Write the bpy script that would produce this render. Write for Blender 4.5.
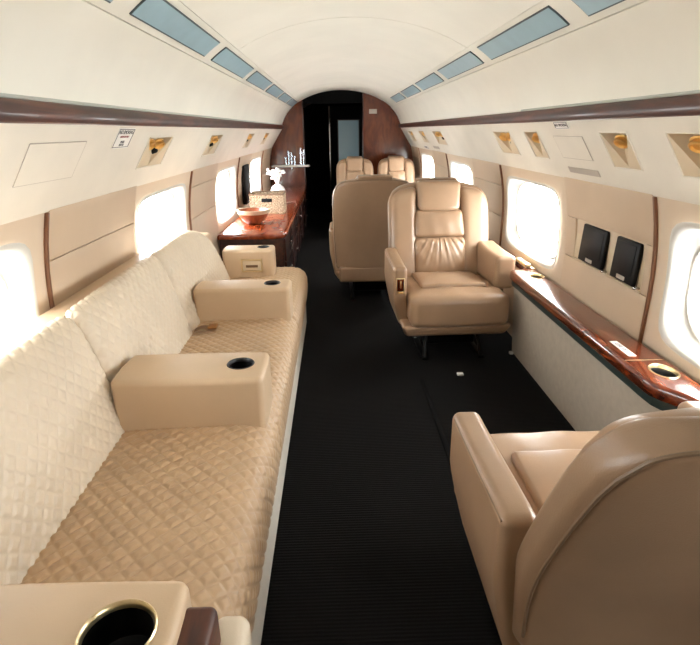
import bpy, bmesh, math, random
import numpy as np
from mathutils import Matrix, Vector

# ------------------------------------------------------------------ clear
for o in list(bpy.data.objects):
    bpy.data.objects.remove(o, do_unlink=True)
scene = bpy.context.scene
COL = scene.collection
random.seed(7)
PI = math.pi

# ------------------------------------------------------------------ camera
F_PX, CX, CY = 520.0, 350.0, 322.5
VPX, VPY, ROLL = 336.5, 130.2, -0.013
CAM_H = 1.30
_p = math.atan((CY - VPY) / F_PX)
_y = math.atan((CX - VPX) * math.cos(_p) / F_PX)
_fwd = Vector((math.sin(_y) * math.cos(_p), math.cos(_y) * math.cos(_p), -math.sin(_p)))
_rt = Vector((math.cos(_y), -math.sin(_y), 0))
_up = _rt.cross(_fwd)
_rt, _up = _rt * math.cos(ROLL) + _up * math.sin(ROLL), _up * math.cos(ROLL) - _rt * math.sin(ROLL)
cam_data = bpy.data.cameras.new('camera')
cam_data.sensor_fit = 'HORIZONTAL'
cam_data.sensor_width = 36.0
cam_data.lens = F_PX / 700.0 * 36.0
cam_data.clip_start = 0.02
cam = bpy.data.objects.new('camera', cam_data)
COL.objects.link(cam)
_m = Matrix((_rt, _up, -_fwd)).transposed().to_4x4()
_m.translation = Vector((0, 0, CAM_H))
cam.matrix_world = _m
scene.camera = cam

# ------------------------------------------------------------------ world, exposure
world = bpy.data.worlds.new('world')
scene.world = world
world.use_nodes = True
bg = world.node_tree.nodes['Background']
bg.inputs[0].default_value = (1.0, 0.99, 0.975, 1)
bg.inputs[1].default_value = 14.0
scene.view_settings.view_transform = 'Standard'
scene.view_settings.look = 'None'
scene.view_settings.gamma = 1.0
scene.view_settings.use_curve_mapping = False
scene.view_settings.exposure = 0.92
scene.cycles.diffuse_bounces = 7
scene.cycles.max_bounces = 14

# ------------------------------------------------------------------ cabin numbers
XC = 0.105                      # lateral centre of the cabin
Y0, Y1 = -1.7, 7.9              # rear wall behind the camera, front bulkhead
LEFT_WINDOWS = [1.15 + 1.77 * k for k in range(0, 4)]
RIGHT_WINDOWS = [1.30 + 1.80 * k for k in range(-1, 4)]  # first one is unseen, added behind the camera as fill light
WZ0, WZ1 = 0.50, 1.12           # height range of the window modules

def wall_half(z):
    if z > 0.72:
        return 1.06 - 0.40 * (z - 0.72) ** 2
    return 1.06 - 0.02 * (z - 0.72) ** 2

def wall_x(sg, z, depth=0.0):   # depth > 0 goes outward
    return XC + sg * (wall_half(z) + depth)

# window light: portals that guide the daylight through each pane
def portal(sg, yc):
    l = bpy.data.lights.new('daylight_portal', 'AREA')
    l.shape = 'RECTANGLE'
    l.size, l.size_y = 0.80, 0.44
    l.cycles.is_portal = True
    o = bpy.data.objects.new('daylight_portal', l)
    COL.objects.link(o)
    o.location = (wall_x(sg, 0.79, 0.14), yc, 0.79)
    # area lights shine along local -Z
    d = Vector((-sg, 0, 0))
    o.rotation_euler = d.to_track_quat('-Z', 'Z').to_euler()
for yc in LEFT_WINDOWS:
    portal(-1, yc)
for yc in RIGHT_WINDOWS:
    portal(1, yc)

# ------------------------------------------------------------------ materials
def lin(c):
    out = []
    for v in c[:3]:
        v = v / 255.0
        out.append(v / 12.92 if v <= 0.04045 else ((v + 0.055) / 1.055) ** 2.4)
    return (*out, 1.0)

def base_mat(name):
    m = bpy.data.materials.new(name)
    m.use_nodes = True
    nt = m.node_tree
    return m, nt, nt.nodes['Principled BSDF']

def mat(name, col, rough=0.5, metal=0.0, var=0.0, vscale=6.0, bump=0.0, bscale=200.0, coat=0.0, coat_rough=0.1, spec=0.5, col2=None):
    m, nt, b = base_mat(name)
    b.inputs['Base Color'].default_value = lin(col)
    b.inputs['Roughness'].default_value = rough
    b.inputs['Metallic'].default_value = metal
    b.inputs['Specular IOR Level'].default_value = spec
    b.inputs['Coat Weight'].default_value = coat
    b.inputs['Coat Roughness'].default_value = coat_rough
    tc = nt.nodes.new('ShaderNodeTexCoord')
    if var > 0 or col2:
        n = nt.nodes.new('ShaderNodeTexNoise')
        n.inputs['Scale'].default_value = vscale
        n.inputs['Detail'].default_value = 4
        nt.links.new(tc.outputs['Object'], n.inputs['Vector'])
        r = nt.nodes.new('ShaderNodeValToRGB')
        c1 = col2 or tuple(max(0, v * (1 - var)) for v in col)
        r.color_ramp.elements[0].position = 0.3
        r.color_ramp.elements[1].position = 0.7
        r.color_ramp.elements[0].color = lin(c1)
        r.color_ramp.elements[1].color = lin(col)
        nt.links.new(n.outputs['Fac'], r.inputs['Fac'])
        nt.links.new(r.outputs['Color'], b.inputs['Base Color'])
    if bump > 0:
        n2 = nt.nodes.new('ShaderNodeTexNoise')
        n2.inputs['Scale'].default_value = bscale
        n2.inputs['Detail'].default_value = 3
        nt.links.new(tc.outputs['Object'], n2.inputs['Vector'])
        bp = nt.nodes.new('ShaderNodeBump')
        bp.inputs['Strength'].default_value = bump
        bp.inputs['Distance'].default_value = 0.003
        nt.links.new(n2.outputs['Fac'], bp.inputs['Height'])
        nt.links.new(bp.outputs['Normal'], b.inputs['Normal'])
    return m

def wood_mat(name, dark, mid, light, scale=(9, 1.6, 9), rough=0.22):
    m, nt, b = base_mat(name)
    tc = nt.nodes.new('ShaderNodeTexCoord')
    mp = nt.nodes.new('ShaderNodeMapping')
    mp.inputs['Scale'].default_value = scale
    nt.links.new(tc.outputs['Object'], mp.inputs['Vector'])
    n = nt.nodes.new('ShaderNodeTexNoise')
    n.inputs['Scale'].default_value = 1.6
    n.inputs['Detail'].default_value = 8
    n.inputs['Distortion'].default_value = 1.6
    nt.links.new(mp.outputs['Vector'], n.inputs['Vector'])
    r = nt.nodes.new('ShaderNodeValToRGB')
    e = r.color_ramp.elements
    e[0].position, e[0].color = 0.28, lin(dark)
    e[1].position, e[1].color = 0.72, lin(light)
    k = e.new(0.5)
    k.color = lin(mid)
    nt.links.new(n.outputs['Fac'], r.inputs['Fac'])
    nt.links.new(r.outputs['Color'], b.inputs['Base Color'])
    b.inputs['Roughness'].default_value = rough
    b.inputs['Coat Weight'].default_value = 0.8
    b.inputs['Coat Roughness'].default_value = 0.06
    return m

def carpet_mat():
    m, nt, b = base_mat('black_ribbed_carpet')
    tc = nt.nodes.new('ShaderNodeTexCoord')
    w = nt.nodes.new('ShaderNodeTexWave')
    w.bands_direction = 'Y'
    w.inputs['Scale'].default_value = 26
    w.inputs['Distortion'].default_value = 0.6
    w.inputs['Detail'].default_value = 2
    w.inputs['Detail Scale'].default_value = 8
    nt.links.new(tc.outputs['Object'], w.inputs['Vector'])
    n = nt.nodes.new('ShaderNodeTexNoise')
    n.inputs['Scale'].default_value = 320
    nt.links.new(tc.outputs['Object'], n.inputs['Vector'])
    mx = nt.nodes.new('ShaderNodeMath')
    mx.operation = 'MULTIPLY'
    nt.links.new(w.outputs['Fac'], mx.inputs[0])
    nt.links.new(n.outputs['Fac'], mx.inputs[1])
    r = nt.nodes.new('ShaderNodeValToRGB')
    r.color_ramp.elements[0].color = lin((12, 11, 11))
    r.color_ramp.elements[1].color = lin((30, 28, 27))
    nt.links.new(mx.outputs[0], r.inputs['Fac'])
    nt.links.new(r.outputs['Color'], b.inputs['Base Color'])
    bp = nt.nodes.new('ShaderNodeBump')
    bp.inputs['Strength'].default_value = 0.45
    bp.inputs['Distance'].default_value = 0.004
    nt.links.new(mx.outputs[0], bp.inputs['Height'])
    nt.links.new(bp.outputs['Normal'], b.inputs['Normal'])
    b.inputs['Roughness'].default_value = 0.95
    b.inputs['Specular IOR Level'].default_value = 0.1
    return m

def pane_mat():
    m, nt, b = base_mat('window_glass')
    nt.nodes.remove(b)
    out = nt.nodes['Material Output']
    tr = nt.nodes.new('ShaderNodeBsdfTransparent')
    tr.inputs[0].default_value = (0.95, 0.97, 0.98, 1)
    gl = nt.nodes.new('ShaderNodeBsdfGlossy')
    gl.inputs['Roughness'].default_value = 0.03
    mx = nt.nodes.new('ShaderNodeMixShader')
    mx.inputs[0].default_value = 0.06
    nt.links.new(tr.outputs[0], mx.inputs[1])
    nt.links.new(gl.outputs[0], mx.inputs[2])
    nt.links.new(mx.outputs[0], out.inputs[0])
    return m

M = {}
M['ceiling'] = mat('cream_ceiling', (230, 226, 213), 0.55, var=0.03, vscale=3)
M['seam'] = mat('shaded_brown_ceiling_backing', (120, 98, 78), 0.7)  # brown gap colour, darkened to carry the shadow in the ceiling seams
M['upper'] = mat('cream_service_panel', (226, 219, 205), 0.5, var=0.04, vscale=5)
M['wall'] = mat('shaded_cream_wall', (206, 187, 164), 0.55)  # cream darkened all over for the shade under the service panels
M['tan'] = mat('tan_wall_panel', (200, 177, 151), 0.5, var=0.04, vscale=4, bump=0.08, bscale=300)
M['reveal'] = mat('white_window_reveal', (206, 205, 199), 0.35)
M['brown_strip'] = mat('brown_seam_strip', (112, 70, 42), 0.35)
M['carpet'] = carpet_mat()
M['bulkhead_wood'] = wood_mat('bulkhead_wood', (74, 30, 13), (94, 42, 20), (118, 58, 29), scale=(5, 5, 1.6), rough=0.2)
M['wood'] = wood_mat('glossy_burl_wood', (58, 19, 8), (92, 36, 16), (146, 68, 31), scale=(16, 4, 16))
M['dark_wood'] = wood_mat('dark_trim_wood', (26, 10, 7), (56, 22, 14), (84, 36, 22), scale=(14, 1.6, 14), rough=0.3)
M['trim_wood'] = wood_mat('satin_trim_wood', (42, 16, 7), (66, 28, 12), (94, 44, 20), scale=(14, 1.6, 14), rough=0.45)
M['trim_wood'].node_tree.nodes['Principled BSDF'].inputs['Coat Weight'].default_value = 0.12
M['table_wood'] = wood_mat('glossy_red_wood', (128, 50, 23), (152, 64, 30), (180, 86, 44), scale=(9, 3, 9), rough=0.18)
M['quilt'] = mat('cream_quilted_leather', (215, 199, 176), 0.42, var=0.04, vscale=8, bump=0.12, bscale=500)
M['quilt_seat'] = mat('tan_quilted_leather', (196, 166, 133), 0.36, var=0.06, vscale=7, bump=0.12, bscale=500)
M['arm'] = mat('cream_smooth_leather', (202, 175, 144), 0.4, var=0.03, vscale=6, bump=0.1, bscale=450)
M['leather'] = mat('tan_seat_leather', (164, 134, 107), 0.3, var=0.05, vscale=8, bump=0.16, bscale=380)
M['leather_back'] = mat('tan_seat_back_leather', (150, 122, 97), 0.34, var=0.05, vscale=8, bump=0.16, bscale=380)
M['piping'] = mat('brown_piping', (120, 98, 76), 0.5)
M['skirt'] = mat('pale_skirt', (222, 214, 200), 0.5)
M['grey_panel'] = mat('light_grey_fabric_panel', (186, 175, 161), 0.8, var=0.05, vscale=30, bump=0.2, bscale=700)
M['green_band'] = mat('dark_green_band', (24, 44, 42), 0.5)
M['gold'] = mat('polished_gold', (240, 200, 132), 0.32, metal=1.0)
M['brass'] = mat('dull_brass', (150, 108, 62), 0.45, metal=0.6)
M['pale_gold'] = mat('pale_gold_rim', (226, 206, 164), 0.3, metal=0.9)
M['steel'] = mat('dark_steel', (70, 70, 72), 0.35, metal=0.9)
M['chrome'] = mat('bright_steel', (196, 196, 196), 0.2, metal=1.0)
M['black'] = mat('black_plastic', (6, 6, 7), 0.5, spec=0.2)
M['screen'] = mat('black_screen', (5, 5, 6), 0.5, spec=0.2)
M['lens'] = mat('blue_grey_light_lens', (156, 186, 196), 0.3, var=0.05, vscale=9)
M['lens_edge'] = mat('lens_dark_edge', (70, 80, 84), 0.5)
M['cove'] = mat('grey_cove', (176, 178, 170), 0.5)
M['white_plastic'] = mat('white_plastic', (235, 232, 226), 0.4)
M['print'] = mat('dark_print', (40, 44, 50), 0.6)
M['red_print'] = mat('red_print', (150, 40, 36), 0.6)
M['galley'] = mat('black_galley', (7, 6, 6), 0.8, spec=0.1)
M['frost'] = mat('frosted_blue_door', (196, 228, 240), 0.25)
M['vase'] = mat('white_porcelain', (244, 242, 238), 0.25)
M['bowl'] = wood_mat('bowl_wood', (110, 50, 24), (150, 78, 42), (184, 112, 68), rough=0.35)
M['bowl_rim'] = mat('pale_rim', (216, 190, 160), 0.4)
M['weave'] = mat('woven_speckle', (216, 196, 168), 0.8, vscale=70, col2=(120, 92, 66))
M['liner'] = mat('brown_liner', (130, 70, 40), 0.7)
M['crystal'] = None
M['belt'] = mat('brown_belt', (110, 82, 56), 0.7)
M['slot'] = mat('grey_grille', (176, 166, 154), 0.6)
M['recess'] = mat('tan_recess', (206, 188, 160), 0.5)
M['pane'] = pane_mat()
M['crystal'] = pane_mat()
M['crystal'].name = 'clear_crystal'
for _n in M['crystal'].node_tree.nodes:
    if _n.type == 'MIX_SHADER':
        _n.inputs[0].default_value = 0.25

# ------------------------------------------------------------------ mesh helpers (each returns (verts, faces))
def axis_coords(s, r, n, m):
    a = [-(s - r) - r * math.tan(PI / 4 * (1 - k / n)) for k in range(n + 1)]
    mid = [-(s - r) + 2 * (s - r) * k / m for k in range(1, m)]
    return a + mid + [-v for v in reversed(a)]

def rb(hx, hy, hz, r, c=(0, 0, 0), n=3, m=(1, 1, 1), f=None):
    """rounded box with half sizes, centre c, m mid segments and an optional deformation f(x,y,z)"""
    r = min(r, hx * 0.98, hy * 0.98, hz * 0.98)
    A = [axis_coords(h, r, n, k) for h, k in zip((hx, hy, hz), m)]
    L = [len(a) for a in A]
    V, idx, Fc = [], {}, []
    def vid(i, j, k):
        key = (i, j, k)
        if key not in idx:
            p = Vector((A[0][i], A[1][j], A[2][k]))
            q = Vector((max(-(hx - r), min(hx - r, p.x)), max(-(hy - r), min(hy - r, p.y)), max(-(hz - r), min(hz - r, p.z))))
            d = p - q
            if d.length > 1e-9:
                p = q + d.normalized() * r
            idx[key] = len(V)
            x, y, z = p.x + c[0], p.y + c[1], p.z + c[2]
            V.append(f(x, y, z) if f else (x, y, z))
        return idx[key]
    for k, flip in ((0, True), (L[2] - 1, False)):
        for i in range(L[0] - 1):
            for j in range(L[1] - 1):
                q = [vid(i, j, k), vid(i + 1, j, k), vid(i + 1, j + 1, k), vid(i, j + 1, k)]
                Fc.append(q[::-1] if flip else q)
    for j, flip in ((0, False), (L[1] - 1, True)):
        for i in range(L[0] - 1):
            for k in range(L[2] - 1):
                q = [vid(i, j, k), vid(i + 1, j, k), vid(i + 1, j, k + 1), vid(i, j, k + 1)]
                Fc.append(q[::-1] if flip else q)
    for i, flip in ((0, True), (L[0] - 1, False)):
        for j in range(L[1] - 1):
            for k in range(L[2] - 1):
                q = [vid(i, j, k), vid(i, j + 1, k), vid(i, j + 1, k + 1), vid(i, j, k + 1)]
                Fc.append(q[::-1] if flip else q)
    return V, Fc

def box(x0, x1, y0, y1, z0, z1, r=0.004, n=1, m=(1, 1, 1), f=None):
    return rb((x1 - x0) / 2, (y1 - y0) / 2, (z1 - z0) / 2, r, ((x0 + x1) / 2, (y0 + y1) / 2, (z0 + z1) / 2), n, m, f)

def lathe(prof, n=24, c=(0, 0, 0), cap0=True, cap1=True):
    V, Fc = [], []
    for r, z in prof:
        for k in range(n):
            a = 2 * PI * k / n
            V.append((c[0] + r * math.cos(a), c[1] + r * math.sin(a), c[2] + z))
    for i in range(len(prof) - 1):
        for k in range(n):
            k2 = (k + 1) % n
            Fc.append((i * n + k, i * n + k2, (i + 1) * n + k2, (i + 1) * n + k))
    if cap0:
        Fc.append(tuple(reversed(range(n))))
    if cap1:
        b = (len(prof) - 1) * n
        Fc.append(tuple(range(b, b + n)))
    return V, Fc

def tube(pts, r, n=8, closed=False):
    P = [Vector(p) for p in pts]
    V, Fc = [], []
    N = len(P)
    rr = r if isinstance(r, (list, tuple)) else [r] * N
    prev = None
    for i, p in enumerate(P):
        if closed:
            t = (P[(i + 1) % N] - P[i - 1]).normalized()
        else:
            t = (P[min(i + 1, N - 1)] - P[max(i - 1, 0)]).normalized()
        if prev is None:
            a = Vector((0, 0, 1)) if abs(t.z) < 0.9 else Vector((1, 0, 0))
            u = t.cross(a).normalized()
        else:
            u = (prev - t * prev.dot(t)).normalized()
        prev = u
        w = t.cross(u)
        for k in range(n):
            a = 2 * PI * k / n
            V.append(tuple(p + (u * math.cos(a) + w * math.sin(a)) * rr[i]))
    for i in range(N if closed else N - 1):
        j = (i + 1) % N
        for k in range(n):
            k2 = (k + 1) % n
            Fc.append((i * n + k, i * n + k2, j * n + k2, j * n + k))
    if not closed:
        Fc.append(tuple(reversed(range(n))))
        Fc.append(tuple(range((N - 1) * n, N * n)))
    return V, Fc

def layered(outline, layers):
    """outline: CCW list of (x,y); layers: list of (inset, z) from bottom to top; capped"""
    P = [Vector(p) for p in outline]
    N = len(P)
    nrm = []
    for i in range(N):
        a = (P[i] - P[i - 1]).normalized()
        b = (P[(i + 1) % N] - P[i]).normalized()
        na, nb = Vector((-a.y, a.x)), Vector((-b.y, b.x))
        s = (na + nb)
        s = s / max(0.4, s.dot(na)) if s.length > 1e-6 else na
        nrm.append(s)
    V, Fc = [], []
    for ins, z in layers:
        for p, q in zip(P, nrm):
            V.append((p.x + q.x * ins, p.y + q.y * ins, z))
    for l in range(len(layers) - 1):
        for i in range(N):
            j = (i + 1) % N
            Fc.append((l * N + i, l * N + j, (l + 1) * N + j, (l + 1) * N + i))
    Fc.append(tuple(reversed(range(N))))
    b = (len(layers) - 1) * N
    Fc.append(tuple(range(b, b + N)))
    return V, Fc

def join(*parts):
    V, Fc = [], []
    for v, f in parts:
        b = len(V)
        V += list(v)
        Fc += [tuple(i + b for i in q) for q in f]
    return V, Fc

def xf(vf, fn):
    return [tuple(fn(*p)) for p in vf[0]], vf[1]

def grid(fn, nu, nv, wrap=False):
    V = [fn(i / nu, j / nv) for i in range(nu + 1) for j in range(nv + 1)]
    w = nv + 1
    Fc = [(i * w + j, (i + 1) * w + j, (i + 1) * w + j + 1, i * w + j + 1) for i in range(nu) for j in range(nv)]
    return V, Fc

# ------------------------------------------------------------------ object helpers
ROOT = {}
def link(name, me, parent=None):
    o = bpy.data.objects.new(name, me)
    COL.objects.link(o)
    if parent is not None:
        o.parent = parent
        ROOT[o.name] = ROOT.get(parent.name, (0, 0, 0))
    return o

def mk(name, vf, m, parent=None, world=True, smooth=True, angle=40, kind=None, origin=None):
    V, Fc = vf
    off = ROOT.get(parent.name, (0, 0, 0)) if (parent is not None and world) else (origin or (0, 0, 0))
    if any(off):
        V = [(p[0] - off[0], p[1] - off[1], p[2] - off[2]) for p in V]
    me = bpy.data.meshes.new(name)
    me.from_pydata([tuple(p) for p in V], [], [tuple(q) for q in Fc])
    me.validate()
    bm = bmesh.new()
    bm.from_mesh(me)
    bmesh.ops.remove_doubles(bm, verts=bm.verts, dist=1e-6)
    bmesh.ops.recalc_face_normals(bm, faces=bm.faces)
    bm.to_mesh(me)
    bm.free()
    me.materials.append(m)
    if smooth:
        me.shade_smooth()
        me.set_sharp_from_angle(angle=math.radians(angle))
    o = link(name, me, parent)
    if parent is None and origin:
        o.location = origin
        ROOT[o.name] = tuple(origin)
    if kind:
        o['kind'] = kind
    return o

def thing(name, label, cat, loc=(0, 0, 0), group=None):
    o = bpy.data.objects.new(name, None)
    COL.objects.link(o)
    o.location = loc
    o.empty_display_size = 0.1
    o['label'] = label
    o['category'] = cat
    if group:
        o['group'] = group
    ROOT[o.name] = tuple(loc)
    return o

def tag(o, label, cat, group=None):
    o['label'] = label
    o['category'] = cat
    if group:
        o['group'] = group
    return o

def struct(name, vf, m, **k):
    o = mk(name, vf, m, **k)
    if o.parent is None:
        o['kind'] = 'structure'
    return o

def struct_empty(name, loc=(0, 0, 0)):
    o = bpy.data.objects.new(name, None)
    COL.objects.link(o)
    o.location = loc
    o['kind'] = 'structure'
    ROOT[o.name] = tuple(loc)
    return o

def cut(o, vf):
    """real boolean cut of a closed cutter (given in the object's own coordinates)"""
    me = bpy.data.meshes.new('cutter')
    me.from_pydata([tuple(p) for p in vf[0]], [], [tuple(q) for q in vf[1]])
    bm = bmesh.new(); bm.from_mesh(me)
    bmesh.ops.recalc_face_normals(bm, faces=bm.faces)
    bm.to_mesh(me); bm.free()
    c = bpy.data.objects.new('cutter', me)
    COL.objects.link(c)
    par = o.parent
    o.parent = None
    loc = o.location.copy()
    o.location = (0, 0, 0)
    md = o.modifiers.new('cut', 'BOOLEAN')
    md.operation = 'DIFFERENCE'
    md.solver = 'EXACT'
    md.object = c
    bpy.context.view_layer.update()
    dg = bpy.context.evaluated_depsgraph_get()
    new = bpy.data.meshes.new_from_object(o.evaluated_get(dg))
    old = o.data
    o.modifiers.clear()
    o.data = new
    new.name = o.name
    bpy.data.meshes.remove(old)
    bpy.data.objects.remove(c, do_unlink=True)
    new.set_sharp_from_angle(angle=math.radians(40))
    o.location = loc
    o.parent = par

def copy_tree(o, parent=None):
    c = o.copy()
    COL.objects.link(c)
    c.parent = parent
    for ch in o.children:
        copy_tree(ch, c)
    return c

_font = None
def text_mesh(name, s, size, m, parent, basis, pos, align='CENTER'):
    """flat lettering; basis = (right, up) vectors"""
    cu = bpy.data.curves.new(name, 'FONT')
    cu.body = s
    cu.size = size
    cu.align_x = align
    cu.align_y = 'CENTER'
    cu.extrude = 0.0003
    t = bpy.data.objects.new(name, cu)
    COL.objects.link(t)
    bpy.context.view_layer.update()
    dg = bpy.context.evaluated_depsgraph_get()
    me = bpy.data.meshes.new_from_object(t.evaluated_get(dg))
    bpy.data.objects.remove(t, do_unlink=True)
    r, u = Vector(basis[0]).normalized(), Vector(basis[1]).normalized()
    n = r.cross(u)
    off = Vector(ROOT.get(parent.name, (0, 0, 0)))
    for v in me.vertices:
        p = Vector(pos) + r * v.co.x + u * v.co.y + n * v.co.z - off
        v.co = p
    me.materials.clear()
    me.materials.append(m)
    return link(name, me, parent)

# ================================================================== STRUCTURE
# ---- floor
floor = struct('floor', box(XC - 1.12, XC + 1.12, Y0 - 0.05, 10.0, -0.05, 0.0, 0.001), M['carpet'])
for x, ya, yb in ((0.46, 0.9, 2.58),):
    mk('seat_track', box(x - 0.012, x + 0.012, ya, yb, 0.0, 0.004, 0.0015), M['galley'], floor)

# ---- walls with window openings
HOLE_HW, HOLE_Z0, HOLE_Z1, HOLE_R = 0.43, 0.575, 1.005, 0.10
NZS, NYS = 12, 16
def rect_loop(y0, y1, z0, z1):
    L = []
    for k in range(NYS): L.append((y0 + (y1 - y0) * k / NYS, z0))
    for k in range(NZS): L.append((y1, z0 + (z1 - z0) * k / NZS))
    for k in range(NYS): L.append((y1 - (y1 - y0) * k / NYS, z1))
    for k in range(NZS): L.append((y0, z1 - (z1 - z0) * k / NZS))
    return L
def sup_loop(yc, zc, hy, hz, p):
    """superellipse loop matched to rect_loop's order"""
    L = []
    for (y, z) in rect_loop(-1, 1, -1, 1):
        # angle by position on the square
        q = (abs(y) ** p + abs(z) ** p) ** (1 / p)
        L.append((yc + hy * y / q, zc + hz * z / q))
    return L
ZC_W = (HOLE_Z0 + HOLE_Z1) / 2
HZ_W = (HOLE_Z1 - HOLE_Z0) / 2

def build_wall(sg, name, windows):
    V, Fc = [], []
    def add_grid(y0, y1, zs):
        b = len(V)
        for z in zs:
            for y in (y0, y1):
                V.append((wall_x(sg, z), y, z))
        for i in range(len(zs) - 1):
            a = b + 2 * i
            Fc.append((a, a + 1, a + 3, a + 2))
    zs_mid = [WZ0 + (WZ1 - WZ0) * k / NZS for k in range(NZS + 1)]
    zs_low = [WZ0 * k / 6 for k in range(7)]
    edges = [Y0]
    for yc in windows:
        edges += [yc - 0.55, yc + 0.55]
    edges.append(10.0)
    for i in range(0, len(edges), 2):
        if edges[i + 1] > edges[i]:
            add_grid(edges[i], edges[i + 1], zs_mid)
    add_grid(Y0, 10.0, zs_low)
    for yc in windows:
        outer = rect_loop(yc - 0.55, yc + 0.55, WZ0, WZ1)
        inner = sup_loop(yc, ZC_W, HOLE_HW, HZ_W, 7)
        n = len(outer)
        rings = [outer, [((a[0] + b[0]) / 2, (a[1] + b[1]) / 2) for a, b in zip(outer, inner)], inner]
        for r in range(2):
            b = len(V)
            for L in (rings[r], rings[r + 1]):
                for y, z in L:
                    V.append((wall_x(sg, z), y, z))
            for k in range(n):
                k2 = (k + 1) % n
                Fc.append((b + k, b + k2, b + n + k2, b + n + k))
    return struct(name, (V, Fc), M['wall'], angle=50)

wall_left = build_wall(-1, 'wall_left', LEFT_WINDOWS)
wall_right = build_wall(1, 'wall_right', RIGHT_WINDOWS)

def build_window(sg, yc, idx):
    loops = [(sup_loop(yc, ZC_W, HOLE_HW + 0.012, HZ_W + 0.012, 7), -0.004),
             (sup_loop(yc, ZC_W, HOLE_HW, HZ_W, 7), -0.007),
             (sup_loop(yc, ZC_W, HOLE_HW - 0.012, HZ_W - 0.010, 6), 0.004),
             (sup_loop(yc, ZC_W, 0.405, 0.2055, 4.2), 0.038),
             (sup_loop(yc, ZC_W, 0.390, 0.2035, 2.8), 0.052),
             (sup_loop(yc, ZC_W, 0.380, 0.1985, 2.7), 0.082)]
    n = len(loops[0][0])
    V, Fc = [], []
    for L, d in loops:
        for y, z in L:
            V.append((wall_x(sg, z, d), y, z))
    for r in range(len(loops) - 1):
        for k in range(n):
            k2 = (k + 1) % n
            Fc.append((r * n + k, r * n + k2, (r + 1) * n + k2, (r + 1) * n + k))
    w = struct('window_%d' % idx, (V, Fc), M['reveal'], angle=60)
    # inner bezel ring round the oval
    ring = [(wall_x(sg, z, 0.053), y, z) for y, z in sup_loop(yc, ZC_W, 0.390, 0.2035, 2.8)]
    mk('bezel', tube(ring, 0.006, 6, True), M['white_plastic'], w)
    L = sup_loop(yc, ZC_W, 0.384, 0.2005, 2.7)
    pv = [(wall_x(sg, z, 0.082), y, z) for y, z in L]
    pv2 = [(wall_x(sg, z, 0.088), y, z) for y, z in L]
    fc = [tuple(range(n)), tuple(reversed(range(n, 2 * n)))] + [(k, (k + 1) % n, n + (k + 1) % n, n + k) for k in range(n)]
    mk('pane', (pv + pv2, fc), M['pane'], w, smooth=False)
wi = 1
for yc in LEFT_WINDOWS:
    build_window(-1, yc, wi); wi += 1
for yc in RIGHT_WINDOWS:
    build_window(1, yc, wi); wi += 1

# ---- tan panels between the windows, proud of the wall
def wall_slab(sg, y0, y1, z0, z1, thick=0.008, r=0.003, nz=6):
    def f(x, y, z):
        return (XC + sg * (wall_half(z) - x), y, z)
    return box(-0.002, thick, y0, y1, z0, z1, r, 1, (1, 1, nz), f)

def panel_bay(sg, wall, y0, y1, seams, strip_y=None, pocket=None):
    zs = [0.50] + seams + [1.078]
    for a, b in zip(zs[:-1], zs[1:]):
        if pocket and a < pocket[2] + 0.01 and b > pocket[3] - 0.01:
            py0, py1, pz0, pz1 = pocket
            mk('wall_panel', wall_slab(sg, y0, py0, a + 0.0015, b - 0.0015), M['tan'], wall)
            mk('wall_panel', wall_slab(sg, py1, y1, a + 0.0015, b - 0.0015), M['tan'], wall)
        else:
            mk('wall_panel', wall_slab(sg, y0, y1, a + 0.0015, b - 0.0015), M['tan'], wall)
    if strip_y is not None:
        mk('seam_strip', wall_slab(sg, strip_y - 0.006, strip_y + 0.006, 0.50, 1.070, 0.012, 0.003), M['brown_strip'], wall)

PK = (1.875, 2.47, 0.705, 0.890)
for k, yc in enumerate(RIGHT_WINDOWS):
    a, b = yc + 0.53, yc + 1.80 - 0.53
    if yc + 1.8 > Y1: b = Y1
    near = abs(yc - 1.30) < 0.01
    panel_bay(1, wall_right, a, b, [0.70, 0.892] if near else [0.72, 0.93], a - 0.012, PK if near else None)
for k, yc in enumerate(LEFT_WINDOWS):
    a, b = yc + 0.53, yc + 1.77 - 0.47
    if yc + 1.77 > Y1: b = Y1
    panel_bay(-1, wall_left, a, b, [0.71, 0.912] if yc < 2 else [0.76, 0.965], a - 0.012)

# ---- upper service panels, wood trims, coves, ceiling
PA, PB = (0.84, 1.33), (1.00, 1.08)      # section of the slanted service panel (half width, height)
PN = Vector((0.25, 0.16)).normalized()
def psu_pt(sg, y, s, d=0.0):
    """point on the service panel: s 0 = top edge, 1 = lower edge; d > 0 goes outward (behind the panel)"""
    h = PA[0] + (PB[0] - PA[0]) * s + PN.x * d
    z = PA[1] + (PB[1] - PA[1]) * s + PN.y * d
    return (XC + sg * h, y, z)

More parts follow.
